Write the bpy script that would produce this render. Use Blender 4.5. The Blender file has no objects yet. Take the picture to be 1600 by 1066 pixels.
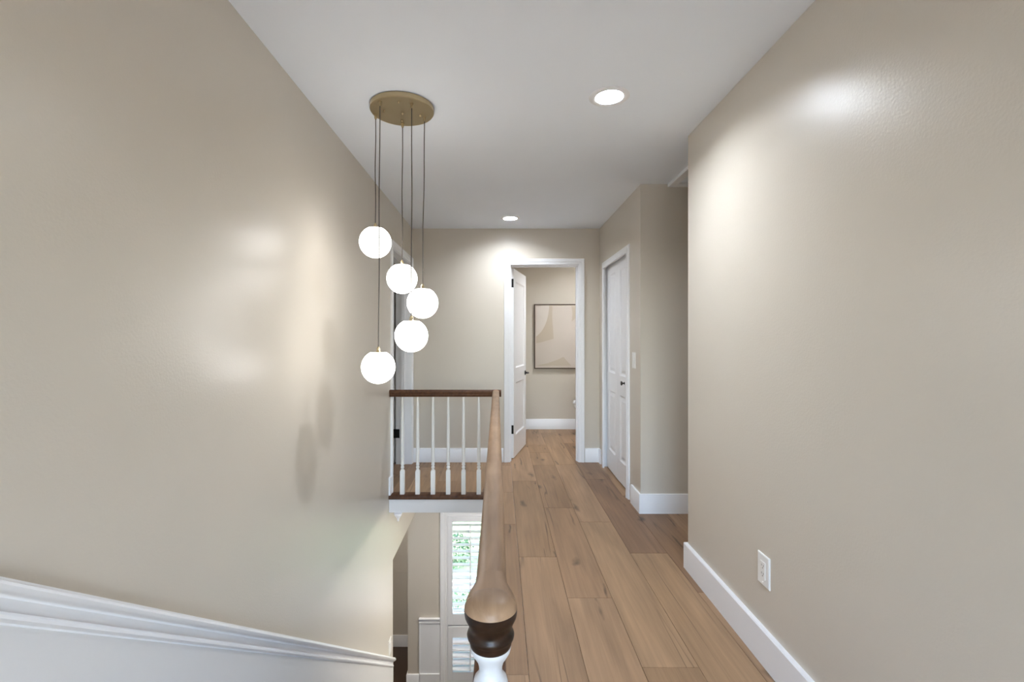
import bpy, bmesh, math, random
from mathutils import Vector, Matrix
random.seed(7)
R = math.radians
scene = bpy.context.scene
C = scene.collection

# ---------------------------------------------------------------- camera
F = 740.0                                    # focal length in pixels of the 1600x1066 frame
cam_d = bpy.data.cameras.new('camera'); cam = bpy.data.objects.new('camera', cam_d); C.objects.link(cam)
cam_d.sensor_fit = 'HORIZONTAL'; cam_d.sensor_width = 36.0; cam_d.lens = F / 1600 * 36
cam_d.shift_x = (800 - 781) / 1600; cam_d.shift_y = -(533 - 527) / 1600
cam_d.clip_start = 0.02; cam_d.clip_end = 200
cam.location = (0, 0, 1.305); cam.rotation_euler = (R(90), 0, 0)
scene.camera = cam

# ---------------------------------------------------------------- world, daylight, exposure
world = bpy.data.worlds.new('sky'); scene.world = world; world.use_nodes = True
wn = world.node_tree; wn.nodes.clear()
sky = wn.nodes.new('ShaderNodeTexSky'); sky.sky_type = 'NISHITA'; sky.sun_disc = False
sky.sun_elevation = R(48); sky.sun_rotation = R(100); sky.air_density = 1.0; sky.dust_density = 2.5
wbg = wn.nodes.new('ShaderNodeBackground'); wbg.inputs['Strength'].default_value = 1.35
wo = wn.nodes.new('ShaderNodeOutputWorld')
wn.links.new(sky.outputs[0], wbg.inputs[0]); wn.links.new(wbg.outputs[0], wo.inputs[0])
sun_d = bpy.data.lights.new('sun', 'SUN'); sun_d.energy = 0.6; sun_d.angle = R(1.0); sun_d.color = (1, .95, .88)
sun = bpy.data.objects.new('sun', sun_d); C.objects.link(sun)
sun.rotation_euler = Vector((-0.9, 0.0, -0.9)).to_track_quat('-Z', 'Y').to_euler()
# window portals: guide sky sampling through the windows, give off nothing themselves
def portal(name, loc, w, h, d):
    p = bpy.data.lights.new(name, 'AREA'); p.shape = 'RECTANGLE'; p.size = w; p.size_y = h; p.cycles.is_portal = True
    o = bpy.data.objects.new(name, p); C.objects.link(o); o.location = loc
    o.rotation_euler = Vector(d).to_track_quat('-Z', 'Y').to_euler()
portal('window_portal', (-0.073, 5.50, -1.65), 1.1, 1.95, (0, -1, 0))
portal('window_portal', (.1, -2.44, 1.42), 1.6, 1.6, (0, 1, 0))  # portal of the added fill window behind the viewer

GLOBE_EMIT = 1.5
FILL_DOME_EMIT = 5.2
DOWNLIGHT_EMIT = 120.0
scene.view_settings.view_transform = 'Standard'
scene.view_settings.look = 'None'
scene.view_settings.gamma = 1.0
scene.view_settings.use_curve_mapping = False
scene.view_settings.exposure = 2.36
scene.cycles.use_denoising = True
scene.cycles.use_adaptive_sampling = True; scene.cycles.adaptive_threshold = 0.03
scene.cycles.max_bounces = 7; scene.cycles.diffuse_bounces = 5; scene.cycles.glossy_bounces = 3
scene.cycles.sample_clamp_indirect = 6.0
scene.cycles.caustics_reflective = False; scene.cycles.caustics_refractive = False

# ---------------------------------------------------------------- measures (metres)
XL, XR, XR2 = -0.915, 1.06, 1.043       # left wall face, near right wall face, far right wall face
YF, YS, YN = 4.95, 3.51, 2.671          # far wall, stub of the cross hall, end of the near right wall
H = 2.44                                # ceiling
ZL, SL = -2.65, -0.145                  # lower floor, underside of the upper floor
YW = 5.36                               # lower front wall
YE = 3.94                               # railing line at the far landing
STAIR_Y = 0.86

# ---------------------------------------------------------------- materials
def new_mat(name):
    m = bpy.data.materials.new(name); m.use_nodes = True
    nt = m.node_tree; b = nt.nodes['Principled BSDF']
    return m, nt, b
def node(nt, t, **kw):
    n = nt.nodes.new(t)
    for k, v in kw.items(): setattr(n, k, v)
    return n
def plain(name, col, rough=0.5, metal=0.0, spec=0.5, bump=None, var=0.0):
    m, nt, b = new_mat(name)
    b.inputs['Base Color'].default_value = (*col, 1); b.inputs['Roughness'].default_value = rough
    b.inputs['Metallic'].default_value = metal; b.inputs['Specular IOR Level'].default_value = spec
    tc = node(nt, 'ShaderNodeTexCoord')
    if bump:
        sc, st, dist = bump
        n = node(nt, 'ShaderNodeTexNoise'); n.inputs['Scale'].default_value = sc; n.inputs['Detail'].default_value = 2.5
        nt.links.new(tc.outputs['Object'], n.inputs['Vector'])
        bp = node(nt, 'ShaderNodeBump'); bp.inputs['Strength'].default_value = st; bp.inputs['Distance'].default_value = dist
        nt.links.new(n.outputs['Fac'], bp.inputs['Height']); nt.links.new(bp.outputs[0], b.inputs['Normal'])
    n2 = node(nt, 'ShaderNodeTexNoise'); n2.inputs['Scale'].default_value = 3.0
    nt.links.new(tc.outputs['Object'], n2.inputs['Vector'])
    mr = node(nt, 'ShaderNodeMapRange'); mr.inputs['To Min'].default_value = 1 - var; mr.inputs['To Max'].default_value = 1 + var
    nt.links.new(n2.outputs['Fac'], mr.inputs['Value'])
    vm = node(nt, 'ShaderNodeVectorMath', operation='SCALE'); vm.inputs[0].default_value = col
    nt.links.new(mr.outputs[0], vm.inputs['Scale']); nt.links.new(vm.outputs[0], b.inputs['Base Color'])
    return m
def emissive(name, col, strength, base=(.9, .9, .9)):
    m, nt, b = new_mat(name)
    b.inputs['Base Color'].default_value = (*base, 1); b.inputs['Roughness'].default_value = 0.2
    b.inputs['Emission Color'].default_value = (*col, 1); b.inputs['Emission Strength'].default_value = strength
    return m

M = {}
M['wall'] = plain('beige_wall_paint', (.615, .562, .480), .33, bump=(130, .22, .002), var=.012)
M['ceiling'] = plain('white_ceiling_paint', (.84, .885, .94), .85, bump=(160, .08, .002), var=.01)
M['trim'] = plain('white_trim_paint', (.85, .855, .865), .36, var=.008)
M['dado'] = plain('white_dado_paint', (.74, .735, .725), .45, bump=(110, .12, .002), var=.01)
M['baluster'] = plain('cream_baluster_paint', (.80, .79, .75), .4, var=.01)
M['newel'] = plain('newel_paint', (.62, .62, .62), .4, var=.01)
M['black'] = plain('black_metal', (.010, .0095, .009), .38, .6)
M['plastic'] = plain('white_plastic', (.84, .825, .79), .35)
M['baffle'] = plain('grey_baffle', (.45, .45, .45), .5)
M['slot'] = plain('dark_slot', (.03, .03, .03), .7)
M['brass'] = plain('brushed_brass', (.52, .42, .255), .30, 1.0, var=.06, bump=(300, .03, .001))
M['cord'] = plain('brown_cord', (.055, .045, .035), .6)
M['globe'] = emissive('opal_glass', (1.0, .98, .95), GLOBE_EMIT)
M['fill_dome_mid'] = emissive('opal_fill_dome_side_room', (1.0, .94, .86), FILL_DOME_EMIT * 3.0)
M['fill_dome_low'] = emissive('opal_fill_dome_downstairs', (1.0, .94, .86), FILL_DOME_EMIT * 7.4)
M['dome'] = emissive('opal_fill_dome', (1.0, .94, .86), FILL_DOME_EMIT)
M['lens'] = emissive('downlight_lens', (.935, 1.0, 1.10), DOWNLIGHT_EMIT)
M['lens_far'] = emissive('downlight_lens_dimmed', (.935, 1.0, 1.10), DOWNLIGHT_EMIT * .84)
M['porcelain'] = plain('white_porcelain', (.82, .83, .84), .12)
M['frame_wood'] = plain('brown_frame_wood', (.075, .042, .022), .5, var=.1)
M['canvas'] = plain('canvas_cream', (.63, .55, .475), .8)
M['paint_tan'] = plain('canvas_tan', (.515, .44, .345), .8)
M['paint_pale'] = plain('canvas_pale', (.64, .585, .525), .8)
M['paint_grey'] = plain('canvas_grey', (.585, .52, .455), .8)
M['dark_floor'] = plain('dark_brown_floor', (.06, .035, .022), .3, var=.15)
M['shutter'] = plain('white_shutter_paint', (.80, .81, .83), .35)
M['lawn'] = plain('lawn_green', (.10, .155, .09), .9, var=.3)
M['mulch'] = plain('pale_gravel', (.27, .26, .24), .9, var=.4)
M['leaf'] = plain('leaf_green', (.045, .10, .045), .45, var=.3)
M['leaf2'] = plain('leaf_pale_green', (.20, .34, .20), .5, var=.3)
M['bark'] = plain('bark_brown', (.10, .07, .05), .8)
M['stair_wood'] = plain('stair_tread_wood', (.12, .062, .033), .35, var=.12)

def glass_mat():
    m, nt, b = new_mat('window_glass')
    nt.nodes.remove(b)
    tr = node(nt, 'ShaderNodeBsdfTransparent'); gl = node(nt, 'ShaderNodeBsdfGlossy'); gl.inputs['Roughness'].default_value = .02
    fr = node(nt, 'ShaderNodeFresnel'); fr.inputs['IOR'].default_value = 1.45
    mx = node(nt, 'ShaderNodeMixShader'); out = nt.nodes['Material Output']
    nt.links.new(fr.outputs[0], mx.inputs[0]); nt.links.new(tr.outputs[0], mx.inputs[1]); nt.links.new(gl.outputs[0], mx.inputs[2])
    nt.links.new(mx.outputs[0], out.inputs['Surface'])
    return m
M['glass'] = glass_mat()

def plank_mat():
    m, nt, b = new_mat('oak_plank')
    L = nt.links.new
    oi = node(nt, 'ShaderNodeObjectInfo'); tc = node(nt, 'ShaderNodeTexCoord')
    rnd = node(nt, 'ShaderNodeMath', operation='MULTIPLY'); rnd.inputs[1].default_value = 57.0; L(oi.outputs['Random'], rnd.inputs[0])
    add = node(nt, 'ShaderNodeVectorMath', operation='ADD'); L(tc.outputs['Object'], add.inputs[0]); L(rnd.outputs[0], add.inputs[1])
    def mapped(s):
        mp = node(nt, 'ShaderNodeMapping'); mp.inputs['Scale'].default_value = s; L(add.outputs[0], mp.inputs['Vector']); return mp.outputs[0]
    def noise(vec, scale, detail=3, rough=.55, dist=0.0):
        n = node(nt, 'ShaderNodeTexNoise'); L(vec, n.inputs['Vector'])
        n.inputs['Scale'].default_value = scale; n.inputs['Detail'].default_value = detail
        n.inputs['Roughness'].default_value = rough; n.inputs['Distortion'].default_value = dist
        return n.outputs['Fac']
    def rng(v, a, bb, lo, hi):
        r = node(nt, 'ShaderNodeMapRange'); r.inputs['From Min'].default_value = a; r.inputs['From Max'].default_value = bb
        r.inputs['To Min'].default_value = lo; r.inputs['To Max'].default_value = hi; L(v, r.inputs['Value']); return r.outputs[0]
    def mul(x, y):
        mm = node(nt, 'ShaderNodeMath', operation='MULTIPLY'); L(x, mm.inputs[0]); L(y, mm.inputs[1]); return mm.outputs[0]
    fine = rng(noise(mapped((60, 2.2, 1)), 1.0, 4, .6, .6), .3, .7, .86, 1.10)
    broad = rng(noise(mapped((9, 1.1, 1)), 1.0, 2, .5, .8), .3, .7, .82, 1.12)
    # thin dark cracks that follow the grain
    w = noise(mapped((7.5, .42, 1)), 1.0, 2, .5, .35)
    d = node(nt, 'ShaderNodeMath', operation='SUBTRACT'); d.inputs[1].default_value = .50; L(w, d.inputs[0])
    ab = node(nt, 'ShaderNodeMath', operation='ABSOLUTE'); L(d.outputs[0], ab.inputs[0])
    line = rng(ab.outputs[0], .0, .014, 1.0, 0.0)
    gate = rng(noise(mapped((3.2, .9, 1)), 1.3, 1), .50, .62, 0, .62)
    crack = rng(mul(line, gate), 0, 1, 1, 0.05)
    # knots
    vo = node(nt, 'ShaderNodeTexVoronoi', voronoi_dimensions='2D'); vo.inputs['Scale'].default_value = 1.0
    wob = node(nt, 'ShaderNodeMapping'); wob.inputs['Scale'].default_value = (3.6, 1.25, 1); L(add.outputs[0], wob.inputs['Vector'])
    nz = node(nt, 'ShaderNodeTexNoise'); nz.inputs['Scale'].default_value = 9; L(add.outputs[0], nz.inputs['Vector'])
    sc2 = node(nt, 'ShaderNodeVectorMath', operation='SCALE'); sc2.inputs['Scale'].default_value = .22; L(nz.outputs['Color'], sc2.inputs[0])
    ad2 = node(nt, 'ShaderNodeVectorMath', operation='ADD'); L(wob.outputs[0], ad2.inputs[0]); L(sc2.outputs[0], ad2.inputs[1])
    L(ad2.outputs[0], vo.inputs['Vector'])
    spot = rng(vo.outputs['Distance'], .015, .105, 1.0, 0.0)
    sep = node(nt, 'ShaderNodeSeparateColor'); L(vo.outputs['Color'], sep.inputs[0])
    kg = rng(sep.outputs[0], .50, .60, 0, .74)
    knot = rng(mul(spot, kg), 0, 1, 1, 0.12)
    v2 = node(nt, 'ShaderNodeTexVoronoi', voronoi_dimensions='2D'); v2.inputs['Scale'].default_value = 1.0
    mp2 = node(nt, 'ShaderNodeMapping'); mp2.inputs['Scale'].default_value = (13, .95, 1); L(add.outputs[0], mp2.inputs['Vector'])
    nz2 = node(nt, 'ShaderNodeTexNoise'); nz2.inputs['Scale'].default_value = 5; L(add.outputs[0], nz2.inputs['Vector'])
    sc3 = node(nt, 'ShaderNodeVectorMath', operation='SCALE'); sc3.inputs['Scale'].default_value = .55; L(nz2.outputs['Color'], sc3.inputs[0])
    ad3 = node(nt, 'ShaderNodeVectorMath', operation='ADD'); L(mp2.outputs[0], ad3.inputs[0]); L(sc3.outputs[0], ad3.inputs[1]); L(ad3.outputs[0], v2.inputs['Vector'])
    sep2 = node(nt, 'ShaderNodeSeparateColor'); L(v2.outputs['Color'], sep2.inputs[0])
    streak = rng(mul(rng(v2.outputs['Distance'], .03, .13, 1.0, 0.0), rng(sep2.outputs[0], .64, .74, 0, .66)), 0, 1, 1, .12)
    tot = mul(mul(mul(fine, broad), streak), mul(crack, knot))
    vm = node(nt, 'ShaderNodeVectorMath', operation='SCALE'); L(oi.outputs['Color'], vm.inputs[0]); L(tot, vm.inputs['Scale'])
    L(vm.outputs[0], b.inputs['Base Color'])
    b.inputs['Roughness'].default_value = .46; b.inputs['Specular IOR Level'].default_value = .35
    bp = node(nt, 'ShaderNodeBump'); bp.inputs['Strength'].default_value = .06; bp.inputs['Distance'].default_value = .002
    L(tot, bp.inputs['Height']); L(bp.outputs[0], b.inputs['Normal'])
    return m
M['plank'] = plank_mat()

def rail_mat(name, dark, light, lo, hi, rough=.36, spec=.45):
    m, nt, b = new_mat(name); L = nt.links.new
    tc = node(nt, 'ShaderNodeTexCoord')
    mp = node(nt, 'ShaderNodeMapping'); mp.inputs['Scale'].default_value = (30, 3.0, 30); L(tc.outputs['Object'], mp.inputs['Vector'])
    n = node(nt, 'ShaderNodeTexNoise'); n.inputs['Scale'].default_value = 1.4; n.inputs['Detail'].default_value = 5; n.inputs['Distortion'].default_value = .5
    L(mp.outputs[0], n.inputs['Vector'])
    n2 = node(nt, 'ShaderNodeTexNoise'); n2.inputs['Scale'].default_value = 4.0; n2.inputs['Detail'].default_value = 2; L(tc.outputs['Object'], n2.inputs['Vector'])
    ad = node(nt, 'ShaderNodeMath', operation='ADD'); L(n.outputs['Fac'], ad.inputs[0]); L(n2.outputs['Fac'], ad.inputs[1])
    mr = node(nt, 'ShaderNodeMapRange'); mr.inputs['From Min'].default_value = lo; mr.inputs['From Max'].default_value = hi; L(ad.outputs[0], mr.inputs['Value'])
    mx = node(nt, 'ShaderNodeMix', data_type='RGBA'); L(mr.outputs[0], mx.inputs[0])
    mx.inputs[6].default_value = (*dark, 1); mx.inputs[7].default_value = (*light, 1)
    L(mx.outputs[2], b.inputs['Base Color'])
    b.inputs['Roughness'].default_value = rough; b.inputs['Specular IOR Level'].default_value = spec
    return m
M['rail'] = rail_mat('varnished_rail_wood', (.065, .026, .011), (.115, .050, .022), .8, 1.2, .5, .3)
M['rail_tan'] = rail_mat('tan_rail_wood', (.22, .130, .072), (.37, .235, .138), .75, 1.25, .42, .3)  # tan brown, used on the long handrail, its flare and the newel cap
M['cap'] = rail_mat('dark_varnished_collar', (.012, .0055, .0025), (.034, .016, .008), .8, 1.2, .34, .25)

# ---------------------------------------------------------------- mesh helpers
WORLD = {}
class MB:
    def __init__(s): s.v = []; s.f = []
    def add(s, vs, fs):
        o = len(s.v); s.v += [tuple(p) for p in vs]; s.f += [tuple(i + o for i in q) for q in fs]; return s
    def box(s, x0, x1, y0, y1, z0, z1):
        return s.add([(x0, y0, z0), (x1, y0, z0), (x1, y1, z0), (x0, y1, z0), (x0, y0, z1), (x1, y0, z1), (x1, y1, z1), (x0, y1, z1)],
                     [(0, 3, 2, 1), (4, 5, 6, 7), (0, 1, 5, 4), (1, 2, 6, 5), (2, 3, 7, 6), (3, 0, 4, 7)])
    def prism(s, poly, mapf, d0, d1):
        n = len(poly)
        vs = [mapf(a, b, d0) for a, b in poly] + [mapf(a, b, d1) for a, b in poly]
        fs = [tuple(range(n)), tuple(range(2 * n - 1, n - 1, -1))] + [(i, (i + 1) % n, n + (i + 1) % n, n + i) for i in range(n)]
        return s.add(vs, fs)
    def lathe(s, prof, c=(0, 0, 0), seg=32, axis='z', closed=False):
        vs = []; fs = []; n = len(prof)
        for k in range(seg):
            a = 2 * math.pi * k / seg; ca, sa = math.cos(a), math.sin(a)
            for r, h in prof:
                p = (r * ca, r * sa, h)
                if axis == 'x': p = (h, r * ca, r * sa)
                if axis == 'y': p = (r * sa, h, r * ca)
                vs.append((p[0] + c[0], p[1] + c[1], p[2] + c[2]))
        for k in range(seg):
            k2 = (k + 1) % seg
            for i in range(n - 1):
                fs.append((k * n + i, k2 * n + i, k2 * n + i + 1, k * n + i + 1))
        if closed:
            for k in range(seg):
                k2 = (k + 1) % seg; fs.append((k * n + n - 1, k2 * n + n - 1, k2 * n, k * n))
            return s.add(vs, fs)
        if prof[0][0] > 1e-6: fs.append(tuple(k * n for k in range(seg))[::-1])
        if prof[-1][0] > 1e-6: fs.append(tuple(k * n + n - 1 for k in range(seg)))
        return s.add(vs, fs)
    def sweep(s, path, prof, mapf):
        n = len(prof); m = len(path); vs = []
        for i, (a, b) in enumerate(path):
            def nrm(p, q):
                dx, dy = q[0] - p[0], q[1] - p[1]; l = math.hypot(dx, dy); return (-dy / l, dx / l)
            n1 = nrm(path[i - 1], path[i]) if i > 0 else None
            n2 = nrm(path[i], path[i + 1]) if i < m - 1 else None
            if n1 is None: nn = n2
            elif n2 is None: nn = n1
            else:
                k = 1 + n1[0] * n2[0] + n1[1] * n2[1]; nn = ((n1[0] + n2[0]) / k, (n1[1] + n2[1]) / k)
            for u, d in prof: vs.append(mapf(a + nn[0] * u, b + nn[1] * u, d))
        fs = [(i * n + j, i * n + (j + 1) % n, (i + 1) * n + (j + 1) % n, (i + 1) * n + j) for i in range(m - 1) for j in range(n)]
        fs += [tuple(range(n))[::-1], tuple((m - 1) * n + j for j in range(n))]
        return s.add(vs, fs)
    def loops(s, rings):                    # loft closed rings of equal count, capped
        n = len(rings[0]); vs = [p for r in rings for p in r]
        fs = [(i * n + j, i * n + (j + 1) % n, (i + 1) * n + (j + 1) % n, (i + 1) * n + j) for i in range(len(rings) - 1) for j in range(n)]
        fs += [tuple(range(n))[::-1], tuple((len(rings) - 1) * n + j for j in range(n))]
        return s.add(vs, fs)
    def build(s, name, mat, parent=None, bevel=0.0, smooth=None, local=False, origin=None):
        vs = s.v
        if origin is None:
            xs, ys, zs = zip(*vs)
            origin = Vector(((min(xs) + max(xs)) / 2, (min(ys) + max(ys)) / 2, min(zs)))
        origin = Vector(origin)
        me = bpy.data.meshes.new(name)
        me.from_pydata([Vector(p) - origin for p in vs], [], s.f)
        bm = bmesh.new(); bm.from_mesh(me); bmesh.ops.recalc_face_normals(bm, faces=bm.faces); bm.to_mesh(me); bm.free()
        me.materials.append(M[mat] if isinstance(mat, str) else mat)
        o = bpy.data.objects.new(name, me); C.objects.link(o)
        if parent:
            o.parent = parent
            o.location = origin if local else origin - WORLD.get(parent.name, Vector((0, 0, 0)))
        else: o.location = origin
        WORLD[o.name] = origin
        if bevel:
            bv = o.modifiers.new('bevel', 'BEVEL'); bv.width = bevel; bv.segments = 2; bv.limit_method = 'ANGLE'; bv.angle_limit = R(40)
        if smooth is not None:
            for p in me.polygons: p.use_smooth = True
            me.set_sharp_from_angle(angle=R(smooth))
        return o
def tag(o, label=None, cat=None, group=None, kind=None):
    if label: o['label'] = label
    if cat: o['category'] = cat
    if group: o['group'] = group
    if kind: o['kind'] = kind
    return o
def empty(name, loc, label=None, cat=None, group=None, kind=None, rz=0.0):
    o = bpy.data.objects.new(name, None); C.objects.link(o); o.empty_display_size = .1
    o.location = loc; o.rotation_euler = (0, 0, rz); WORLD[o.name] = Vector(loc)
    return tag(o, label, cat, group, kind)
def struct(name, mb, mat, label, cat, parent=None, **kw):
    o = mb.build(name, mat, parent, **kw)
    if parent is None: tag(o, label, cat, kind='structure')
    return o
def copy_part(o, parent, loc):
    c = o.copy(); C.objects.link(c); c.parent = parent; c.location = loc; return c
def boxes(*bs):
    m = MB()
    for b in bs: m.box(*b)
    return m

# ---------------------------------------------------------------- walls
struct('wall_left', boxes((-1.055, XL, -2.3, 4.022, 0, H), (-1.055, XL, 4.022, 4.88, 2.075, H), (-1.055, XL, 4.88, 5.07, 0, H),
       (-1.055, XL, STAIR_Y, YE, SL, 0), (-1.055, XL, -1.2, 4.05, ZL, SL), (-1.055, XL, 4.05, YW, -.60, SL)), 'wall',
       'tall beige wall along the left side of the stairwell', 'wall')
struct('wall_far', boxes((-3.1, -1.055, YF, 5.07, 0, H), (XL, .094, YF, 5.07, 0, H), (.832, 1.9, YF, 5.07, 0, H), (.094, .832, YF, 5.07, 2.073, H)), 'wall',
       'beige end wall of the hallway around the open doorway', 'wall')
struct('wall_right', boxes((XR, 1.18, -2.3, YN, 0, H)), 'wall', 'large beige wall along the right side with an outlet', 'wall', bevel=.004)
struct('wall_right_far', boxes((XR2, 1.163, YS, 3.81, 0, H), (XR2, 1.163, 4.795, YF, 0, H), (XR2, 1.163, 3.81, 4.795, 2.06, H),
       (1.163, 3.0, YS, 3.63, 0, H)), 'wall', 'beige wall corner holding the white closet door', 'wall')
struct('wall_cross_hall', boxes((1.18, 3.0, YN - .12, YN, 0, H), (3.0, 3.1, YN - .12, 3.63, 0, H)), 'wall', 'beige wall inside the side passage on the right', 'wall')
struct('wall_closet', boxes((1.75, 1.85, 3.63, YF, 0, H)), 'wall', 'back wall of the closet behind the folding door', 'wall')
struct('wall_behind', boxes((-1.055, -.70, -2.42, -2.3, 0, H), (.90, 1.18, -2.42, -2.3, 0, H), (-.70, .90, -2.42, -2.3, 0, .62), (-.70, .90, -2.42, -2.3, 2.22, H)), 'wall', 'beige wall behind the viewer at the hallway start', 'wall')
struct('wall_bath', boxes((-.5, 1.9, 6.72, 6.84, 0, H), (-.5, -.38, 5.07, 6.72, 0, H), (1.78, 1.9, 5.07, 6.72, 0, H)), 'wall',
       'beige bathroom wall seen through the open doorway', 'wall')
struct('wall_side_room', boxes((-3.2, -3.1, 3.0, 5.07, 0, H), (-3.1, -1.055, 3.0, 3.1, 0, H)), 'wall',
       'wall of the dark room behind the left doorway', 'wall')
struct('wall_lower_front', boxes((-1.042, -.61, YW, 5.48, ZL, SL), (.464, 2.3, YW, 5.48, ZL, SL), (-.61, .464, YW, 5.48, -.70, SL),
       (-.61, .464, YW, 5.48, ZL, -2.60), (-1.042, -.92, 5.48, 6.06, ZL, SL)), 'wall', 'downstairs beige front wall holding the shuttered window', 'wall')
struct('wall_lower_room', boxes((-3.2, -.92, 6.06, 6.18, ZL, SL), (-3.2, -3.1, -1.2, 6.06, ZL, SL)), 'wall', 'wall of the dim downstairs room beyond the opening', 'wall')
struct('wall_lower_right', boxes((2.2, 2.3, -1.2, YW, ZL, SL), (-3.2, 2.3, -1.32, -1.2, ZL, SL), (-.07, .05, -1.2, 3.3, ZL, SL)), 'wall',
       'downstairs wall under the hallway beside the stairs', 'wall')

# ceiling with round cut-outs for the recessed lights
LIGHTS = [(.516, 2.234), (.098, 4.516), (.55, -1.75), (1.05, 5.85)]  # those behind the viewer and in the bathroom are added, unseen fill
HOLE_R = .0665
def ceiling():
    m = MB(); x0, x1, y0, y1 = -3.2, 3.1, -2.42, 6.84; c = .13
    xs = sorted({x0, x1, *[l[0] - c for l in LIGHTS], *[l[0] + c for l in LIGHTS]})
    ys = sorted({y0, y1, *[l[1] - c for l in LIGHTS], *[l[1] + c for l in LIGHTS]})
    for i in range(len(xs) - 1):
        for j in range(len(ys) - 1):
            a, b, d, e = xs[i], xs[i + 1], ys[j], ys[j + 1]
            cx, cy = (a + b) / 2, (d + e) / 2
            inside = [l for l in LIGHTS if abs(cx - l[0]) < c and abs(cy - l[1]) < c]
            if not inside:
                m.add([(a, d, H), (b, d, H), (b, e, H), (a, e, H)], [(0, 3, 2, 1)])
    for lx, ly in LIGHTS:
        n = 48; vs = []; fs = []
        for k in range(n):
            t = 2 * math.pi * k / n; cs, sn = math.cos(t), math.sin(t); q = c / max(abs(cs), abs(sn))
            vs += [(lx + HOLE_R * cs, ly + HOLE_R * sn, H), (lx + q * cs, ly + q * sn, H)]
        for k in range(n):
            k2 = (k + 1) % n; fs.append((2 * k, 2 * k + 1, 2 * k2 + 1, 2 * k2))
        m.add(vs, fs)
    m.add([(x0, y0, H + .2), (x1, y0, H + .2), (x1, y1, H + .2), (x0, y1, H + .2), (x0, y0, H), (x1, y0, H), (x1, y1, H), (x0, y1, H)],
          [(0, 1, 2, 3), (0, 1, 5, 4), (1, 2, 6, 5), (2, 3, 7, 6), (3, 0, 4, 7)])
    return m
cl = struct('ceiling', ceiling(), 'ceiling', 'flat white ceiling over the hallway and stairwell', 'ceiling')

# upper floor: slab with oak planks as pieces
floor = struct('floor', boxes((-3.2, -1.055, -2.42, 6.84, SL, -.012), (-1.055, -.07, -2.42, STAIR_Y, SL, -.012), (-1.055, -.07, YE, 6.84, SL, -.012),
               (-.07, 3.1, -2.42, 6.84, SL, -.012)), 'ceiling', 'light oak plank floor of the upstairs hallway', 'floor')
TONE = {'l': (.350, .219, .124), 'm': (.318, .196, .110), 'd': (.287, .173, .096), 'x': (.255, .150, .083)}
def plank(x0, x1, y0, y1, tone):
    g = .0007
    c = TONE[tone]; k = random.uniform(.96, 1.04)
    m = MB().box(x0 + g, x1 - g, y0 + g, y1 - g, -.012, 0)
    o = m.build('plank', 'plank', floor, bevel=.0012)
    o.color = (c[0] * k, c[1] * k * random.uniform(.985, 1.015), c[2] * k * random.uniform(.97, 1.03), 1)
def column(x0, x1, joints, tones, ymin, ymax):
    ys = [ymin] + [j for j in joints if ymin + .05 < j < ymax - .05] + [ymax]
    for a, b in zip(ys[:-1], ys[1:]):
        mid = (a + b) / 2; idx = sum(1 for j in joints if j < mid)
        plank(x0, x1, a, b, tones[idx % len(tones)])
W = .225
YT = 6.72
column(.112, .337, [-1.6, -.15, 1.33, 2.812, 4.296, 5.62], 'mdlldlm', -2.3, YT)
column(.337, .562, [-2.0, -.6, .89, 2.369, 3.62, 4.83, 5.35, 5.73], 'mlmlmdmdl', -2.3, YT)
column(.562, .787, [-1.1, .4, 1.871, 3.344, 4.85, 6.45], 'mlmllml', -2.3, YT)
column(.787, 1.012, [-1.5, -.1, 1.38, 2.861, 4.35, 5.83], 'lmllxxm', -2.3, YT)
column(1.012, 1.237, [-.6, .9, 2.42, 3.9, 5.38], 'mlmxld', -2.3, YT)
hallj = [-1.2, .35, 1.83, 3.307, 4.816]
column(-.113, .112, hallj, 'lmldlm', -2.3, STAIR_Y - .03)
column(.022, .112, hallj, 'lmldlm', STAIR_Y - .03, 3.985)
column(-.113, .112, hallj, 'lmldlm', 3.985, YF)
LB = 3.985
column(-.338, -.113, [-.9, .6, 4.62], 'mlml', LB, YF); column(-.563, -.338, [-1.4, .1, 4.29], 'lmdl', LB, YF)
column(-.788, -.563, [-.7, .7, 4.75], 'mlld', LB, YF); column(XL, -.788, [-1.3, .2, 4.80], 'lmdd', LB, YF)
for xa, xb in ((-.338, -.113), (-.563, -.338), (-.788, -.563), (XL, -.788)):
    column(xa, xb, [-1.3 + xa, .2 + xa * .5], 'mld', -2.3, STAIR_Y - .03)
for k, x in enumerate((-.338, -.113)): column(x, x + W, [5.6 + .4 * k], 'ml', 5.07, YT)
for k in range(8):                                             # side passage
    x = 1.237 + W * k; column(x, min(x + W, 3.0), [2.95 + .3 * (k % 2)], 'dm', YN - .02, YS + .02)
for k in range(2): column(1.237 + W * k, 1.237 + W * (k + 1), [5.9], 'md', 5.07, YT)
for k in range(5): column(XL - W * (k + 1), XL - W * k, [4.5 + .2 * (k % 2)], 'dx', 3.9, 5.4)
struct('floor_lower', boxes((-3.2, 2.3, -1.32, 6.18, ZL - .1, ZL)), 'dark_floor', 'dark brown floor of the downstairs hall', 'floor')

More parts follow.
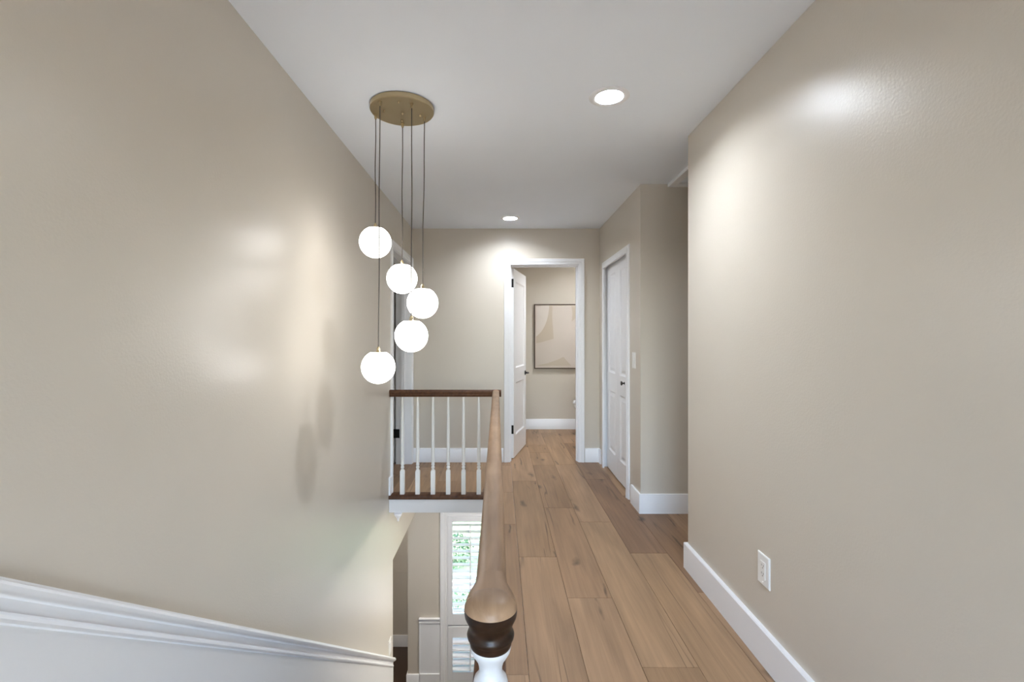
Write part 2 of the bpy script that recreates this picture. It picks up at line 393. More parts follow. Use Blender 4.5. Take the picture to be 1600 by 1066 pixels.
# ---------------------------------------------------------------- baseboards
bb_prof = [(0, 0), (0, .014), (.138, .014), (.143, .011), (.145, .006), (.145, 0)]      # (height, out)
def bb(name, path, z, label, mat='trim', k=1.0):
    # path in XY with the room on its left-hand side
    m = MB(); prof = [(d * k, h) for h, d in bb_prof]
    m.sweep(path, prof, lambda a, b, d: (a, b, z + d))
    return struct(name, m, mat, label, 'baseboard', smooth=35)
bb('baseboard_right', [(XR, -2.3), (XR, YN), (1.6, YN)], 0, 'tall white baseboard along the large right wall', k=1.25)
bb('baseboard_stub', [(2.6, YS), (XR2, YS), (XR2, 3.735)], 0, 'white baseboard wrapping the corner beside the closet door')
bb('baseboard_far', [(XR2, 4.862), (XR2, YF), (.889, YF)], 0, 'short white baseboard between open doorway and closet door')
bb('baseboard_landing', [(.037, YF), (XL, YF)], 0, 'white baseboard on the end wall behind the balusters')
bb('baseboard_bath', [(1.78, 6.72), (-.38, 6.72)], 0, 'white baseboard inside the bathroom below the painting')
bb('baseboard_left', [(XL, 3.955), (XL, 3.90)], 0, 'stub of white baseboard between railing and left door casing')
bb('baseboard_lower_room', [(-1.042, 6.06), (-3.1, 6.06)], ZL, 'white baseboard in the dim downstairs room')
bb('baseboard_lower_front', [(-.912, YW), (-1.042, YW), (-1.042, 6.0)], ZL, 'white baseboard under the narrow downstairs wall strip')

# ---------------------------------------------------------------- casings and doors
cas = [(0, 0), (0, .009), (.005, .012), (.026, .013), (.031, .017), (.056, .019), (.062, .016), (.062, 0)]
def casing(path, mapf, name, parent):
    return MB().sweep(path, cas, mapf).build(name, 'trim', parent, smooth=30)
def ring(w, h, inset, d, cx=0.0, cz=0.0):
    a, b = w / 2 - inset, h / 2 - inset
    return [(cx - a, d, cz - b), (cx + a, d, cz - b), (cx + a, d, cz + b), (cx - a, d, cz + b)]
def door_leaf(parent, w, h, t, panels, raised=True, name='leaf'):
    """local frame: x 0..w from the hinge, y -t..0, z 0..h; panels = (x0,x1,z0,z1)"""
    m = MB()
    xs = sorted({0, w, *[p[0] for p in panels], *[p[1] for p in panels]}); zs = sorted({0, h, *[p[2] for p in panels], *[p[3] for p in panels]})
    for i in range(len(xs) - 1):
        for j in range(len(zs) - 1):
            cx, cz = (xs[i] + xs[i + 1]) / 2, (zs[j] + zs[j + 1]) / 2
            if any(p[0] < cx < p[1] and p[2] < cz < p[3] for p in panels): continue
            m.box(xs[i], xs[i + 1], -t, 0, zs[j], zs[j + 1])
    leaf = m.build(name, 'trim', parent, local=True, origin=(0, 0, 0))
    for x0, x1, z0, z1 in panels:
        cx, cz = (x0 + x1) / 2, (z0 + z1) / 2; pw, ph = x1 - x0, z1 - z0
        steps = [(0, 0), (.003, .003), (.013, .011), (.017, .0115)] + ([(.024, .0115), (.050, .003)] if raised else [(.03, .0115)])
        rings = [ring(pw, ph, i, -t + d, cx, cz) for i, d in reversed(steps)] + [ring(pw, ph, i, -d, cx, cz) for i, d in steps]
        MB().loops(rings).build('panel', 'trim', parent, local=True)
    return leaf

# door_1: open door to the bathroom
d1 = empty('door_1', (.463, YF, 0), 'open white bathroom door and casing in the end wall', 'door', kind='structure')
casing([(.106, 0), (.106, 2.061), (.820, 2.061), (.820, 0)], lambda a, b, d: (a, YF - d, b), 'casing', d1)
casing([(.820, 0), (.820, 2.061), (.106, 2.061), (.106, 0)][::-1], lambda a, b, d: (a, 5.07 + d, b), 'casing', d1)
boxes((.094, .112, YF, 5.07, 0, 2.055), (.814, .832, YF, 5.07, 0, 2.055), (.094, .832, YF, 5.07, 2.055, 2.073)).build('jamb', 'trim', d1)
boxes((.112, .122, 4.985, 5.03, 0, 2.045), (.804, .814, 4.985, 5.03, 0, 2.045), (.112, .814, 4.985, 5.03, 2.045, 2.055)).build('door_stop', 'trim', d1)
lf = empty('door_leaf', (.114 - .463, 5.072 - YF, .011), rz=R(76)); lf.parent = d1
door_leaf(lf, .692, 2.03, .035, [(.105, .587, .23, .80), (.105, .587, .96, 1.90)], raised=False, name='slab')
for z in (.305, 1.872):
    hg = MB().box(-.0015, .0, -.034, -.001, z - .046, z + .046); hg.lathe([(.006, z - .046), (.006, z + .046)], (-.001, .004, 0), 12)
    hg.build('hinge', 'black', lf, local=True, origin=(0, 0, 0))
def lever(parent, x, y, z, s, direc):
    m = MB(); m.lathe([(0.0, 0), (.027, 0), (.027, .006 * s), (.024, .009 * s), (.011, .011 * s), (.010, .045 * s), (0, .047 * s)], (x, y, z), 24, 'y')
    n = 10; rings = []
    for i in range(n + 1):
        t = i / n; rr = .0085 - .003 * t; cx = x + direc * (.105 * t - .008); cz = z + .004 * math.sin(t * 3)
        rings.append([(cx, y + s * .043 + rr * math.cos(a) * .8, cz + rr * math.sin(a)) for a in [k * math.pi / 4 for k in range(8)]])
    m.loops(rings)
    return m.build('handle', 'black', parent, local=True, origin=(0, 0, 0), smooth=40)
lever(lf, .632, -.035, .868, -1, -1); lever(lf, .632, 0, .868, 1, -1)

# door_2: doorway in the left wall, door swung away into the dark room
d2 = empty('door_2', (XL, 4.45, 0), 'white cased doorway in the left wall behind the globes', 'door', kind='structure')
casing([(4.026, 0), (4.026, 2.061), (4.864, 2.061), (4.864, 0)][::1], lambda a, b, d: (XL + d, a, b), 'casing', d2)
boxes((-1.067, XL, 4.022, 4.04, 0, 2.055), (-1.067, XL, 4.862, 4.88, 0, 2.055), (-1.067, XL, 4.022, 4.88, 2.055, 2.075)).build('jamb', 'trim', d2)
boxes((-1.01, -.975, 4.85, 4.862, 0, 2.045), (-1.01, -.975, 4.04, 4.052, 0, 2.045), (-1.01, -.975, 4.04, 4.862, 2.045, 2.055)).build('door_stop', 'trim', d2)
lf2 = empty('door_leaf', (-1.087 - XL, 4.90 - 4.45, .011), rz=R(180)); lf2.parent = d2
m = MB()
door_leaf(lf2, .78, 2.03, -.035, [(.105, .675, .23, .80), (.105, .675, .96, 1.90)], raised=False, name='slab')
for z in (.315, 1.875):
    boxes((-1.090, -1.030, 4.8595, 4.8625, z - .045, z + .045)).build('hinge', 'black', d2)

# door_3: bifold closet door in the right wall
d3 = empty('door_3', (XR2, 4.30, 0), 'white folding closet door with small black knob', 'door', kind='structure')
casing([(4.788, 0), (4.788, 2.052), (3.802, 2.052), (3.802, 0)], lambda a, b, d: (XR2 - d, a, b), 'casing', d3)
boxes((XR2, 1.163, 4.777, 4.795, 0, 2.042), (XR2, 1.163, 3.81, 3.828, 0, 2.042), (XR2, 1.163, 3.81, 4.795, 2.042, 2.06)).build('jamb', 'trim', d3)
boxes((1.060, 1.100, 3.83, 4.775, 2.0215, 2.042)).build('track_gap_shade', 'slot', d3)  # track made near-black and deep so the gap above the leaves looks shaded
boxes((1.120, 1.125, 3.83, 4.775, 1.98, 2.042)).build('gap_shade_backing', 'slot', d3)  # dark sheet behind the gap, standing in for its shade
# both leaves run towards the camera; their left-hand (+y local, reversed) side faces the hall
A_, B_, C_ = (1.078, 4.768), (1.071, 4.318), (1.078, 3.868)
for p, q in ((A_, B_), (B_, C_)):
    (xa, ya), (xb, yb) = q, p                                   # from near to far: local -y side is the right, +y the hall
    ang = math.atan2(yb - ya, xb - xa); w = math.hypot(xb - xa, yb - ya)
    e = empty('folding_panel', (xa - XR2, ya - 4.30, .012), rz=ang); e.parent = d3
    mm = door_leaf(e, w - .002, 2.008, .032, [(.085, w - .087, .19, .775), (.085, w - .087, .95, 1.90)], name='slab')
    if p == B_:
        k = MB(); k.lathe([(0, 0), (.012, 0), (.012, .003), (.006, .006), (.006, .016), (.017, .022), (.020, .027), (.018, .031), (0, .033)], (.215, 0, .895), 20, 'y')
        k.build('knob', 'black', e, local=True, origin=(0, 0, 0), smooth=40)

# ---------------------------------------------------------------- stairwell: fascia, chair rail, dado, stairs
t1 = struct('trim_1', boxes((XL, -.07, YE - .03, YE + .0, SL, -.034)), 'dado', 'white fascia board under the far landing edge', 'trim', bevel=.002)  # greyer dado paint puts the shade into this white board's colour
t2 = struct('trim_2', boxes((-.095, -.07, STAIR_Y, YE - .03, SL, -.034)), 'trim', 'white fascia board under the long railing', 'trim', bevel=.002)
dr = MB().lathe([(0, -.066), (.007, -.065), (.009, -.058), (.008, -.050), (.016, -.036), (.028, -.020), (.033, -.008), (.033, 0), (0, 0)], (-.838, YE - .04, SL), 20)
tag(dr.build('drop_finial', 'trim', t1, smooth=40), 'small white turned drop under the fascia')

CR0 = (0.80, .911); SLOPE = .722
def crz(y): return CR0[1] - SLOPE * (y - CR0[0])
path = [(-2.3, CR0[1]), CR0, (4.05, crz(4.05))]
cr_prof = [(-.069, 0), (-.069, .006), (-.066, .012), (-.060, .0155), (-.054, .0145), (-.050, .010), (-.0485, .0065), (-.044, .006), (-.036, .0075), (-.029, .0105), (-.0275, .016),
           (-.024, .023), (-.018, .028), (-.011, .0295), (-.006, .027), (-.0045, .023), (0, .022), (0, 0)]
struct('trim_3', MB().sweep(path, cr_prof, lambda a, b, d: (XL + d, a, b)), 'trim', 'white chair rail sloping down the left wall with the stairs', 'trim', smooth=28)
lowb = .035
dado = [(-2.3, 0), (STAIR_Y, 0), (STAIR_Y, ZL), (4.05, ZL), (4.05, crz(4.05) - lowb), (CR0[0], CR0[1] - lowb), (-2.3, CR0[1] - lowb)]
struct('trim_4', MB().prism(dado, lambda a, b, d: (XL + d, a, b), 0, .004), 'dado', 'smooth white dado below the sloping chair rail', 'trim')

st = empty('staircase', (-.49, STAIR_Y, ZL), 'wooden stairs going down along the left wall', 'stairs', kind='structure')
rise, run = -ZL / 14, .262
for i in range(14):
    y = STAIR_Y + run * i; z = -rise * (i + 1)
    boxes((XL + .012, -.071, y, y + .018, z, z + rise - .03)).build('riser', 'trim', st)
    if i < 13: boxes((XL + .012, -.071, y - .005 + .018 if i else y + .018, y + run + .025, z - .03, z)).build('tread', 'stair_wood', st, bevel=.005)

# ---------------------------------------------------------------- railing
rl = empty('stair_railing', (-.035, YE, 0), 'dark wood handrail on white turned balusters around the stairwell', 'railing')
def rail_prof(w, top, h):
    hw = w / 2
    pts = [(hw * .62, top - h), (hw * .62, top - h * .82), (hw * .86, top - h * .70), (hw * .80, top - h * .55), (hw * .97, top - h * .42),
           (hw, top - h * .28), (hw * .93, top - h * .13), (hw * .72, top - h * .04), (hw * .35, top - .0006), (0, top)]
    return pts + [(-x, z) for x, z in reversed(pts[:-1])]
RT = .868
P0, P1 = Vector((-.0155, .80)), Vector((-.033, YE + .022))
MB().sweep([(P0.x, P0.y), (P1.x, P1.y)], rail_prof(.056, RT, .058), lambda a, b, d: (a, b, d)).build('handrail', 'rail_tan', rl, smooth=50)
MB().sweep([(-.938, YE), (.012, YE)], rail_prof(.056, RT, .058), lambda a, b, d: (a, b, d)).build('handrail', 'rail', rl, smooth=50)
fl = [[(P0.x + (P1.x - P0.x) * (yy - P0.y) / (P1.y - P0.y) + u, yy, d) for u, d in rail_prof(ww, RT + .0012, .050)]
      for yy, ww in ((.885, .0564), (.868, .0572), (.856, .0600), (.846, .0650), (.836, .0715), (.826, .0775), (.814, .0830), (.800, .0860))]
MB().loops(fl).build('rail_flare', 'rail_tan', rl, smooth=60)
def nosing_prof(w, t=.032):
    return [(0, -t), (w - .006, -t), (w, -t * .75), (w, -t * .3), (w - .005, -.003), (w - .01, .001), (0, .001)]
# nosings run along the stairwell edge, rounded side to the stairwell
MB().sweep([(-.925, 3.987), (-.05, 3.987)], [(-u, d) for u, d in nosing_prof(.095)], lambda a, b, d: (a, b, d)).build('nosing', 'rail', rl, smooth=40)
MB().sweep([(.022, STAIR_Y - .03), (.022, 3.987)], nosing_prof(.125), lambda a, b, d: (a, b, d)).build('nosing', 'rail', rl, smooth=40)
# newel
CAPX, CAPY = P0.x, P0.y
nw = MB().lathe([(0, .30), (.040, .30), (.0430, .34), (.0400, .35), (.0280, .37), (.0360, .40), (.0400, .44), (.0340, .52), (.0260, .64), (.0235, .700), (.0265, .714), (.0295, .722),
      (.0275, .730), (.0225, .736), (.0195, .742), (.0198, .750), (.0225, .760), (.0290, .770), (.0330, .777), (.0345, .783), (.0335, .787), (0, .787)], (CAPX, CAPY, 0), 40)
nw.box(CAPX - .045, CAPX + .045, CAPY - .045, CAPY + .045, 0, .325)
nwo = nw.build('newel_post', 'newel', rl, smooth=40)
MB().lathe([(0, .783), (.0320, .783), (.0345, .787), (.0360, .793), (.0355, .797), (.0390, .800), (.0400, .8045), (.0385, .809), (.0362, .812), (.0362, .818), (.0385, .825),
     (.0410, .830), (.0435, .835), (.0447, .842), (.0445, .849), (0, .849)], (CAPX, CAPY, 0), 48).build('turned_collar', 'cap', nwo, smooth=60)  # near-black from the ball's widest ring down, tan above
MB().lathe([(0, .849), (.0446, .849), (.0428, .855), (.0390, .8615), (.0320, .8668), (.0220, .8695), (0, .8705)], (CAPX, CAPY, 0), 48).build('newel_cap', 'rail_tan', nwo, smooth=60)
# balusters
b_prof = [(0, .195), (.0155, .195), (.0165, .199), (.0105, .206), (.0100, .210), (.0150, .218), (.0155, .224), (.0120, .232), (.0100, .236), (.0150, .243), (.0150, .250),
          (.0118, .256), (.0135, .275), (.0142, .36), (.0120, .60), (.0095, .80), (.0095, .815), (0, .815)]
bm_ = MB().lathe(b_prof, (0, 0, 0), 16)
q, q2 = .0175, .013
bm_.loops([[(-q, -q, 0), (q, -q, 0), (q, q, 0), (-q, q, 0)], [(-q, -q, .190), (q, -q, .190), (q, q, .190), (-q, q, .190)], [(-q2, -q2, .199), (q2, -q2, .199), (q2, q2, .199), (-q2, q2, .199)]])
b0 = bm_.build('baluster', 'baluster', rl, smooth=35, local=True, origin=(0, 0, 0))
spots = [(-.810 + .127 * i, YE) for i in range(7)]
n_long = 22
for i in range(n_long):
    y = 1.02 + i * (3.815 - 1.02) / (n_long - 1); t = (y - P0.y) / (P1.y - P0.y); spots.append((P0.x + (P1.x - P0.x) * t, y))
for i, (x, y) in enumerate(spots):
    loc = Vector((x, y, .001)) - WORLD[rl.name]
    if i == 0: b0.location = loc
    else: copy_part(b0, rl, loc)

# ---------------------------------------------------------------- pendant lamp
CX, CY = -.4815, 2.335
pl = empty('pendant_light', (CX, CY, H), 'brass ceiling pendant with five glowing white glass globes on cords', 'lamp')
can = MB().lathe([(0, H), (.152, H), (.155, H - .003), (.155, H - .022), (.152, H - .026), (0, H - .026)], (CX, CY, 0), 64).build('canopy', 'brass', pl, smooth=35)
GL = [((587, 2.36), 586.5, 378.7), ((593.8, 2.229), 591.2, 573.8), ((629, 2.455), 628.2, 435.5), ((643.4, 2.25), 642.8, 524.7), ((663.3, 2.388), 660.3, 473.5)]
GR = .0785
ga = math.acos(.88)
for (ax, gy), gx, gpy in GL:
    X0 = (ax - 781) / F * gy; X1 = (gx - 781) / F * gy; Z = 1.305 - (gpy - 527) / F * gy
    dx, dy = X0 - CX, gy - CY; dd = math.hypot(dx, dy)
    if dd > .140: X0, gy0 = CX + dx * .140 / dd, CY + dy * .140 / dd
    else: gy0 = gy
    MB().lathe([(0, H - .048), (.005, H - .048), (.007, H - .040), (.006, H - .034), (.009, H - .031), (.009, H - .026), (0, H - .026)], (X0, gy0, 0), 16).build('cord_grip', 'brass', can, smooth=40)
    n = 40; prof = [(0, -GR)] + [(GR * math.sin(math.pi - (math.pi - ga) * i / n), GR * math.cos(math.pi - (math.pi - ga) * i / n)) for i in range(1, n + 1)]
    prof[0] = (0, -GR)
    rt, zt = prof[-1]; prof += [(rt - .002, zt - .0), (rt - .004, zt - .004), (0, zt - .004)]
    g = MB().lathe(prof, (X1, gy, Z), 48).build('globe', 'globe', pl, smooth=40)
    MB().lathe([(0, zt - .004), (.026, zt - .004), (.026, zt + .001), (.012, zt + .003), (.0085, zt + .008), (.0085, zt + .018), (.006, zt + .021), (.0045, zt + .026), (0, zt + .026)],
               (X1, gy, Z), 24).build('globe_cap', 'brass', g, smooth=35)
    z0, z1 = H - .045, Z + zt + .022; rings = []; ns = 22; ph = random.uniform(0, 6)
    for i in range(ns + 1):
        t = i / ns; w = math.sin(math.pi * t)
        x = X0 + (X1 - X0) * t + .0016 * w * math.sin(9 * t + ph); y = gy0 + (gy - gy0) * t + .0012 * w * math.cos(7 * t + ph); z = z0 + (z1 - z0) * t
        rings.append([(x + .0023 * math.cos(a), y + .0023 * math.sin(a), z) for a in [k * math.pi / 4 for k in range(8)]])
    MB().loops(rings).build('cord', 'cord', pl, smooth=60)
for dx, dy in ((-.085, -.02), (.0, .01), (.085, .03), (.005, -.105), (-.02, .085)):
    MB().lathe([(0, H - .036), (.003, H - .036), (.005, H - .032), (.005, H - .026), (0, H - .026)], (CX + dx, CY + dy, 0), 12).build('screw_knob', 'brass', can, smooth=40)

# ---------------------------------------------------------------- recessed lights
labels = ['recessed ceiling light nearest the pendant, round white trim', 'small recessed ceiling light near the end wall', 'added unseen recessed fill light behind the viewer over the hallway',
           'added unseen recessed fill light inside the bathroom']
for (lx, ly), lab in zip(LIGHTS, labels):
    e = empty('recessed_light', (lx, ly, H), lab, 'ceiling light', 'recessed ceiling lights')
    MB().lathe([(HOLE_R - .002, H + .002), (HOLE_R - .002, H - .004), (HOLE_R + .004, H - .006), (.088, H - .005), (.094, H - .002), (.094, H - .0), (HOLE_R, H)], (lx, ly, 0), 48, closed=True).build('trim_ring', 'trim', e, smooth=40)
    m = MB(); n = 48
    pr = [(HOLE_R - .001, H + .001), (.0640, H + .034), (.0640, H + .046)]
    vs = []; fs = []
    for k in range(n):
        a = 2 * math.pi * k / n
        for r, z in pr: vs.append((lx + r * math.cos(a), ly + r * math.sin(a), z))
    for k in range(n):
        k2 = (k + 1) % n
        for i in range(2): fs.append((3 * k + i, 3 * k2 + i, 3 * k2 + i + 1, 3 * k + i + 1))
    m.add(vs, fs).build('reflector', 'baffle', e, smooth=40)
    MB().lathe([(0, H + .032), (.060, H + .033), (.0638, H + .035), (.0638, H + .042), (0, H + .042)], (lx, ly, 0), 40).build('lens', 'lens_far' if abs(ly - 4.516) < .01 else 'lens', e, smooth=40)

# flush dome lights added as unseen fill: bathroom, downstairs hall and room
for (lx, ly, lz), lab in (((1.25, 5.55, H), 'added unseen fill light on the bathroom ceiling'), ((.55, 4.0, SL), 'added unseen fill light on the downstairs hall ceiling'), ((-2.1, 4.9, SL), 'added unseen fill light on the ceiling of the dim downstairs room')):
    e = empty('fill_dome', (lx, ly, lz), lab, 'ceiling light')
    MB().lathe([(0, lz), (.15, lz), (.15, lz - .018), (.146, lz - .022), (0, lz - .022)], (lx, ly, 0), 40).build('base_ring', 'brass', e, smooth=40)
    MB().lathe([(0, lz - .020)] + [(.14 * math.cos(R(a)), lz - .022 - .07 * math.sin(R(a))) for a in range(0, 90, 9)] + [(0, lz - .092)], (lx, ly, 0), 40).build('dome', 'fill_dome_low' if lx == .55 else 'fill_dome_mid' if lx < 0 else 'dome', e, smooth=60)

# attic hatch frame in the side passage ceiling
at = empty('attic_hatch', (1.60, 3.10, H), 'white framed attic hatch in the side passage ceiling', 'hatch')
hx0, hx1, hy0, hy1 = 1.243, 1.95, 2.72, YS - .001
for b in ((hx0, hx0 + .055, hy0, hy1), (hx1 - .055, hx1, hy0, hy1), (hx0 + .055, hx1 - .055, hy0, hy0 + .055), (hx0 + .055, hx1 - .055, hy1 - .055, hy1)):
    boxes((*b, H - .024, H)).build('frame_strip', 'trim', at, bevel=.003)
boxes((hx0 + .062, hx1 - .062, hy0 + .062, hy1 - .062, H - .006, H)).build('hatch_panel', 'ceiling', at)

# ---------------------------------------------------------------- outlet and switches
def plate(name, label, cat, org, mapf, w, h, kind):
    e = empty(name, org, label, cat)
    m = MB(); r = [(0, 0), (.0, .0035), (.004, .006)]
    def rr(i, d): return [mapf(-w / 2 + i, -h / 2 + i, d), mapf(w / 2 - i, -h / 2 + i, d), mapf(w / 2 - i, h / 2 - i, d), mapf(-w / 2 + i, h / 2 - i, d)]
    m.loops([rr(i, d) for i, d in r]).build('plate', 'plastic', e)
    def pbox(a0, a1, b0, b1, d0, d1, nm, mat):
        MB().prism([(a0, b0), (a1, b0), (a1, b1), (a0, b1)], mapf, d0, d1).build(nm, mat, e)
    if kind == 'outlet':
        pbox(-.0165, .0165, -.0335, .0335, .004, .0078, 'receptacle', 'plastic')
        for s in (-1, 1):
            for a in (-.0065, .0065): pbox(a - .001, a + .001, s * .016 - .001, s * .016 + .007, .0077, .0081, 'slot', 'slot')
            pbox(-.002, .002, s * .016 - .009, s * .016 - .005, .0077, .0081, 'slot', 'slot')
    else:
        MB().add([mapf(-.0165, -.0335, .004), mapf(.0165, -.0335, .004), mapf(.0165, .0335, .004), mapf(-.0165, .0335, .004),
                  mapf(-.0165, -.0335, .006), mapf(.0165, -.0335, .006), mapf(.0165, .0335, .010), mapf(-.0165, .0335, .010)],
                 [(0, 1, 2, 3), (4, 5, 6, 7), (0, 1, 5, 4), (1, 2, 6, 5), (2, 3, 7, 6), (3, 0, 4, 7)]).build('rocker', 'plastic', e)
    for s in (-1, 1): pbox(-.002, .002, s * .048 - .002, s * .048 + .002, .0055, .0068, 'screw', 'plastic')
plate('wall_outlet', 'white electrical outlet low on the large right wall', 'outlet', (XR, 1.897, .372), lambda a, b, d: (XR - d, 1.897 + a, .372 + b), .084, .124, 'outlet')
plate('light_switch', 'white light switch beside the closet door', 'switch', (XR2, 3.678, 1.125), lambda a, b, d: (XR2 - d, 3.678 + a, 1.125 + b), .080, .124, 'switch')
plate('light_switch', 'white light switch downstairs just above the end of the chair rail', 'switch', (XL, 3.93, -1.262), lambda a, b, d: (XL + d, 3.93 + a, -1.262 + b), .078, .124, 'switch')

# ---------------------------------------------------------------- painting in the bathroom
px0, px1, pz0, pz1 = .486, 1.396, .858, 1.772
yp = 6.72
pt = empty('framed_painting', ((px0 + px1) / 2, yp, pz0), 'framed abstract painting in beige and cream on the bathroom wall', 'painting')
fw = .012
for b in ((px0, px0 + fw, pz0, pz1), (px1 - fw, px1, pz0, pz1), (px0 + fw, px1 - fw, pz0, pz0 + fw), (px0 + fw, px1 - fw, pz1 - fw, pz1)):
    boxes((b[0], b[1], yp - .04, yp - .001, b[2], b[3])).build('frame_strip', 'frame_wood', pt)
boxes((px0 + fw + .003, px1 - fw - .003, yp - .030, yp - .002, pz0 + fw + .003, pz1 - fw - .003)).build('canvas', 'canvas', pt)
ax0, az1 = px0 + .026, pz1 - .026; S = (px1 - px0 - .052)
def art(poly, mat, d):
    MB().prism([(ax0 + u * S, az1 - v * S) for u, v in poly], lambda a, b, dd: (a, yp - .030 - dd, b), d, d + .0006).build('painted_shape', mat, pt)
def arc(cx, cy, rx, ry, a0, a1, n=14): return [(cx + rx * math.cos(R(a0 + (a1 - a0) * i / n)), cy + ry * math.sin(R(a0 + (a1 - a0) * i / n))) for i in range(n + 1)]
art([(0, 0), (1, 0), (1, 1), (0, 1)], 'paint_grey', .0)
art([(0, .0), (.27, 0), (.265, .2), (.29, .54), (.20, .565), (.08, .60), (0, .615)], 'paint_tan', .0006)
art([(0, 0)] + arc(-.12, -.02, .335, .56, 0, 70), 'paint_pale', .0012)
art([(.58, 0), (.80, 0), (.72, .14), (.585, .26), (.60, .12)], 'paint_tan', .0006)
art([(0, .985), (.20, .94), (.34, .89), (.45, .84), (.58, .985)], 'paint_tan', .0006)

# ---------------------------------------------------------------- toilet
to = empty('toilet', (1.35, 6.30, 0), 'white toilet mostly hidden behind the right door casing', 'toilet')
def oval(cx, cy, rx, ry, z, n=32, sq=0.0):
    pts = []
    for k in range(n):
        a = 2 * math.pi * k / n; c, s = math.cos(a), math.sin(a)
        ex = rx * (1.0 if c < 0 else .85)
        pts.append((cx + ex * c, cy + ry * s, z))
    return pts
TX = 1.225
MB().loops([oval(TX + .08, 6.30, .16, .11, 0), oval(TX + .08, 6.30, .15, .10, .05), oval(TX + .07, 6.30, .14, .10, .18), oval(TX + .03, 6.30, .20, .15, .29), oval(TX, 6.30, .235, .182, .37),
            oval(TX, 6.30, .245, .19, .41), oval(TX, 6.30, .24, .185, .42)]).build('bowl', 'porcelain', to, smooth=50)
MB().loops([oval(TX, 6.30, .250, .193, .421), oval(TX, 6.30, .254, .197, .427), oval(TX, 6.30, .254, .197, .438), oval(TX, 6.30, .248, .191, .443)]).build('seat', 'porcelain', to, smooth=40)
MB().loops([oval(TX, 6.30, .244, .188, .445), oval(TX, 6.30, .246, .190, .452), oval(TX, 6.30, .236, .180, .462), oval(TX, 6.30, .15, .11, .468)]).build('lid', 'porcelain', to, smooth=50)
boxes((1.49, 1.70, 6.09, 6.51, .42, .76)).build('tank', 'porcelain', to, bevel=.02)
boxes((1.48, 1.71, 6.08, 6.52, .76, .79)).build('tank_lid', 'porcelain', to, bevel=.008)
MB().lathe([(0, 0), (.009, 0), (.009, -.014), (0, -.016)], (1.55, 6.09, .70), 12, 'y').box(1.55, 1.60, 6.071, 6.077, .695, .705).build('flush_lever', 'brass', to)

# ---------------------------------------------------------------- lower window, wainscot and shutters
w1 = empty('window_1', (-.073, YW, -2.6), 'downstairs window with white casing behind plantation shutters', 'window', kind='structure')
casing([(-.612, ZL + .001), (-.612, -.698), (.466, -.698), (.466, ZL + .001)], lambda a, b, d: (a, YW - d, b), 'casing', w1)
boxes((-.61, -.59, YW, 5.48, -2.60, -.70), (.444, .464, YW, 5.48, -2.60, -.70), (-.59, .444, YW, 5.48, -.72, -.70), (-.59, .444, YW, 5.48, -2.60, -2.58)).build('frame', 'trim', w1)
for b in ((-.59, -.555, -2.58, -.72), (.409, .444, -2.58, -.72), (-.09, -.056, -2.58, -.72), (-.555, -.09, -2.58, -2.54), (-.056, .409, -2.58, -2.54), (-.555, -.09, -.76, -.72), (-.056, .409, -.76, -.72)):
    boxes((b[0], b[1], 5.435, 5.465, b[2], b[3])).build('sash', 'trim', w1)
boxes((-.555, -.09, 5.449, 5.453, -2.54, -.76)).build('pane', 'glass', w1)
boxes((-.056, .409, 5.449, 5.453, -2.54, -.76)).build('pane', 'glass', w1)
boxes((-.59, .444, YW + .028, YW + .05, -2.0, -1.925)).build('gap_light_block', 'trim', w1)  # strip added to stop daylight showing between the shutter tiers
def shutter(x0, x1, z0, z1, n, zl0, zl1, tilt, label):
    e = empty('plantation_shutter', ((x0 + x1) / 2, YW, z0), label, 'shutter', 'plantation shutters on the downstairs window')
    ya, yb = YW - .003, YW + .025; sw = .052
    for a, b in ((x0, x0 + sw), (x1 - sw, x1)): boxes((a, b, ya, yb, z0, z1)).build('stile', 'shutter', e, bevel=.003)
    boxes((x0 + sw, x1 - sw, ya, yb, z0, zl0)).build('rail', 'shutter', e, bevel=.003)
    boxes((x0 + sw, x1 - sw, ya, yb, zl1, z1)).build('rail', 'shutter', e, bevel=.003)
    sp = (zl1 - zl0) / n; hl = .034
    l0 = None
    xa, xb = x0 + sw + .001, x1 - sw - .001; xm = (xa + xb) / 2
    pr = [(hl * math.cos(a), .0052 * math.sin(a)) for a in [k * math.pi / 6 for k in range(12)]]
    for i in range(n):
        z = zl0 + sp * (i + .5); y = (ya + yb) / 2
        if l0 is None:
            l0 = MB().loops([[(xx, p, q) for p, q in pr] for xx in (xa - xm, xb - xm)]).build('louver', 'shutter', e, local=True, origin=(0, 0, 0), smooth=40)
            l0.rotation_euler = (R(tilt), 0, 0); o = l0
        else: o = copy_part(l0, e, (0, 0, 0)); o.rotation_euler = (R(tilt), 0, 0)
        o.location = Vector((xm, y, z)) - WORLD[e.name]
    boxes((xm - .006, xm + .006, ya - .034, ya - .024, zl0 + .03, zl1 - .03)).build('tilt_rod', 'shutter', e)
shutter(-.588, -.076, -1.953, -.722, 14, -1.831, -.788, 3, 'upper left white shutter with open louvers')
shutter(-.070, .442, -1.953, -.722, 14, -1.831, -.788, 3, 'upper right white shutter hidden behind the handrail')
shutter(-.588, -.076, -2.578, -1.970, 5, -2.484, -2.099, 16, 'lower left white shutter with closed louvers')
shutter(-.070, .442, -2.578, -1.970, 5, -2.484, -2.099, 16, 'lower right white shutter hidden behind the newel post')
wd = struct('trim_5', boxes((-.912, -.676, YW - .010, YW, ZL, -1.868)), 'trim', 'white wainscot panel beside the downstairs window', 'trim', bevel=.002)
boxes((-.905, -.680, YW - .022, YW - .010, ZL, ZL + .155)).build('base_board', 'trim', wd, bevel=.004)
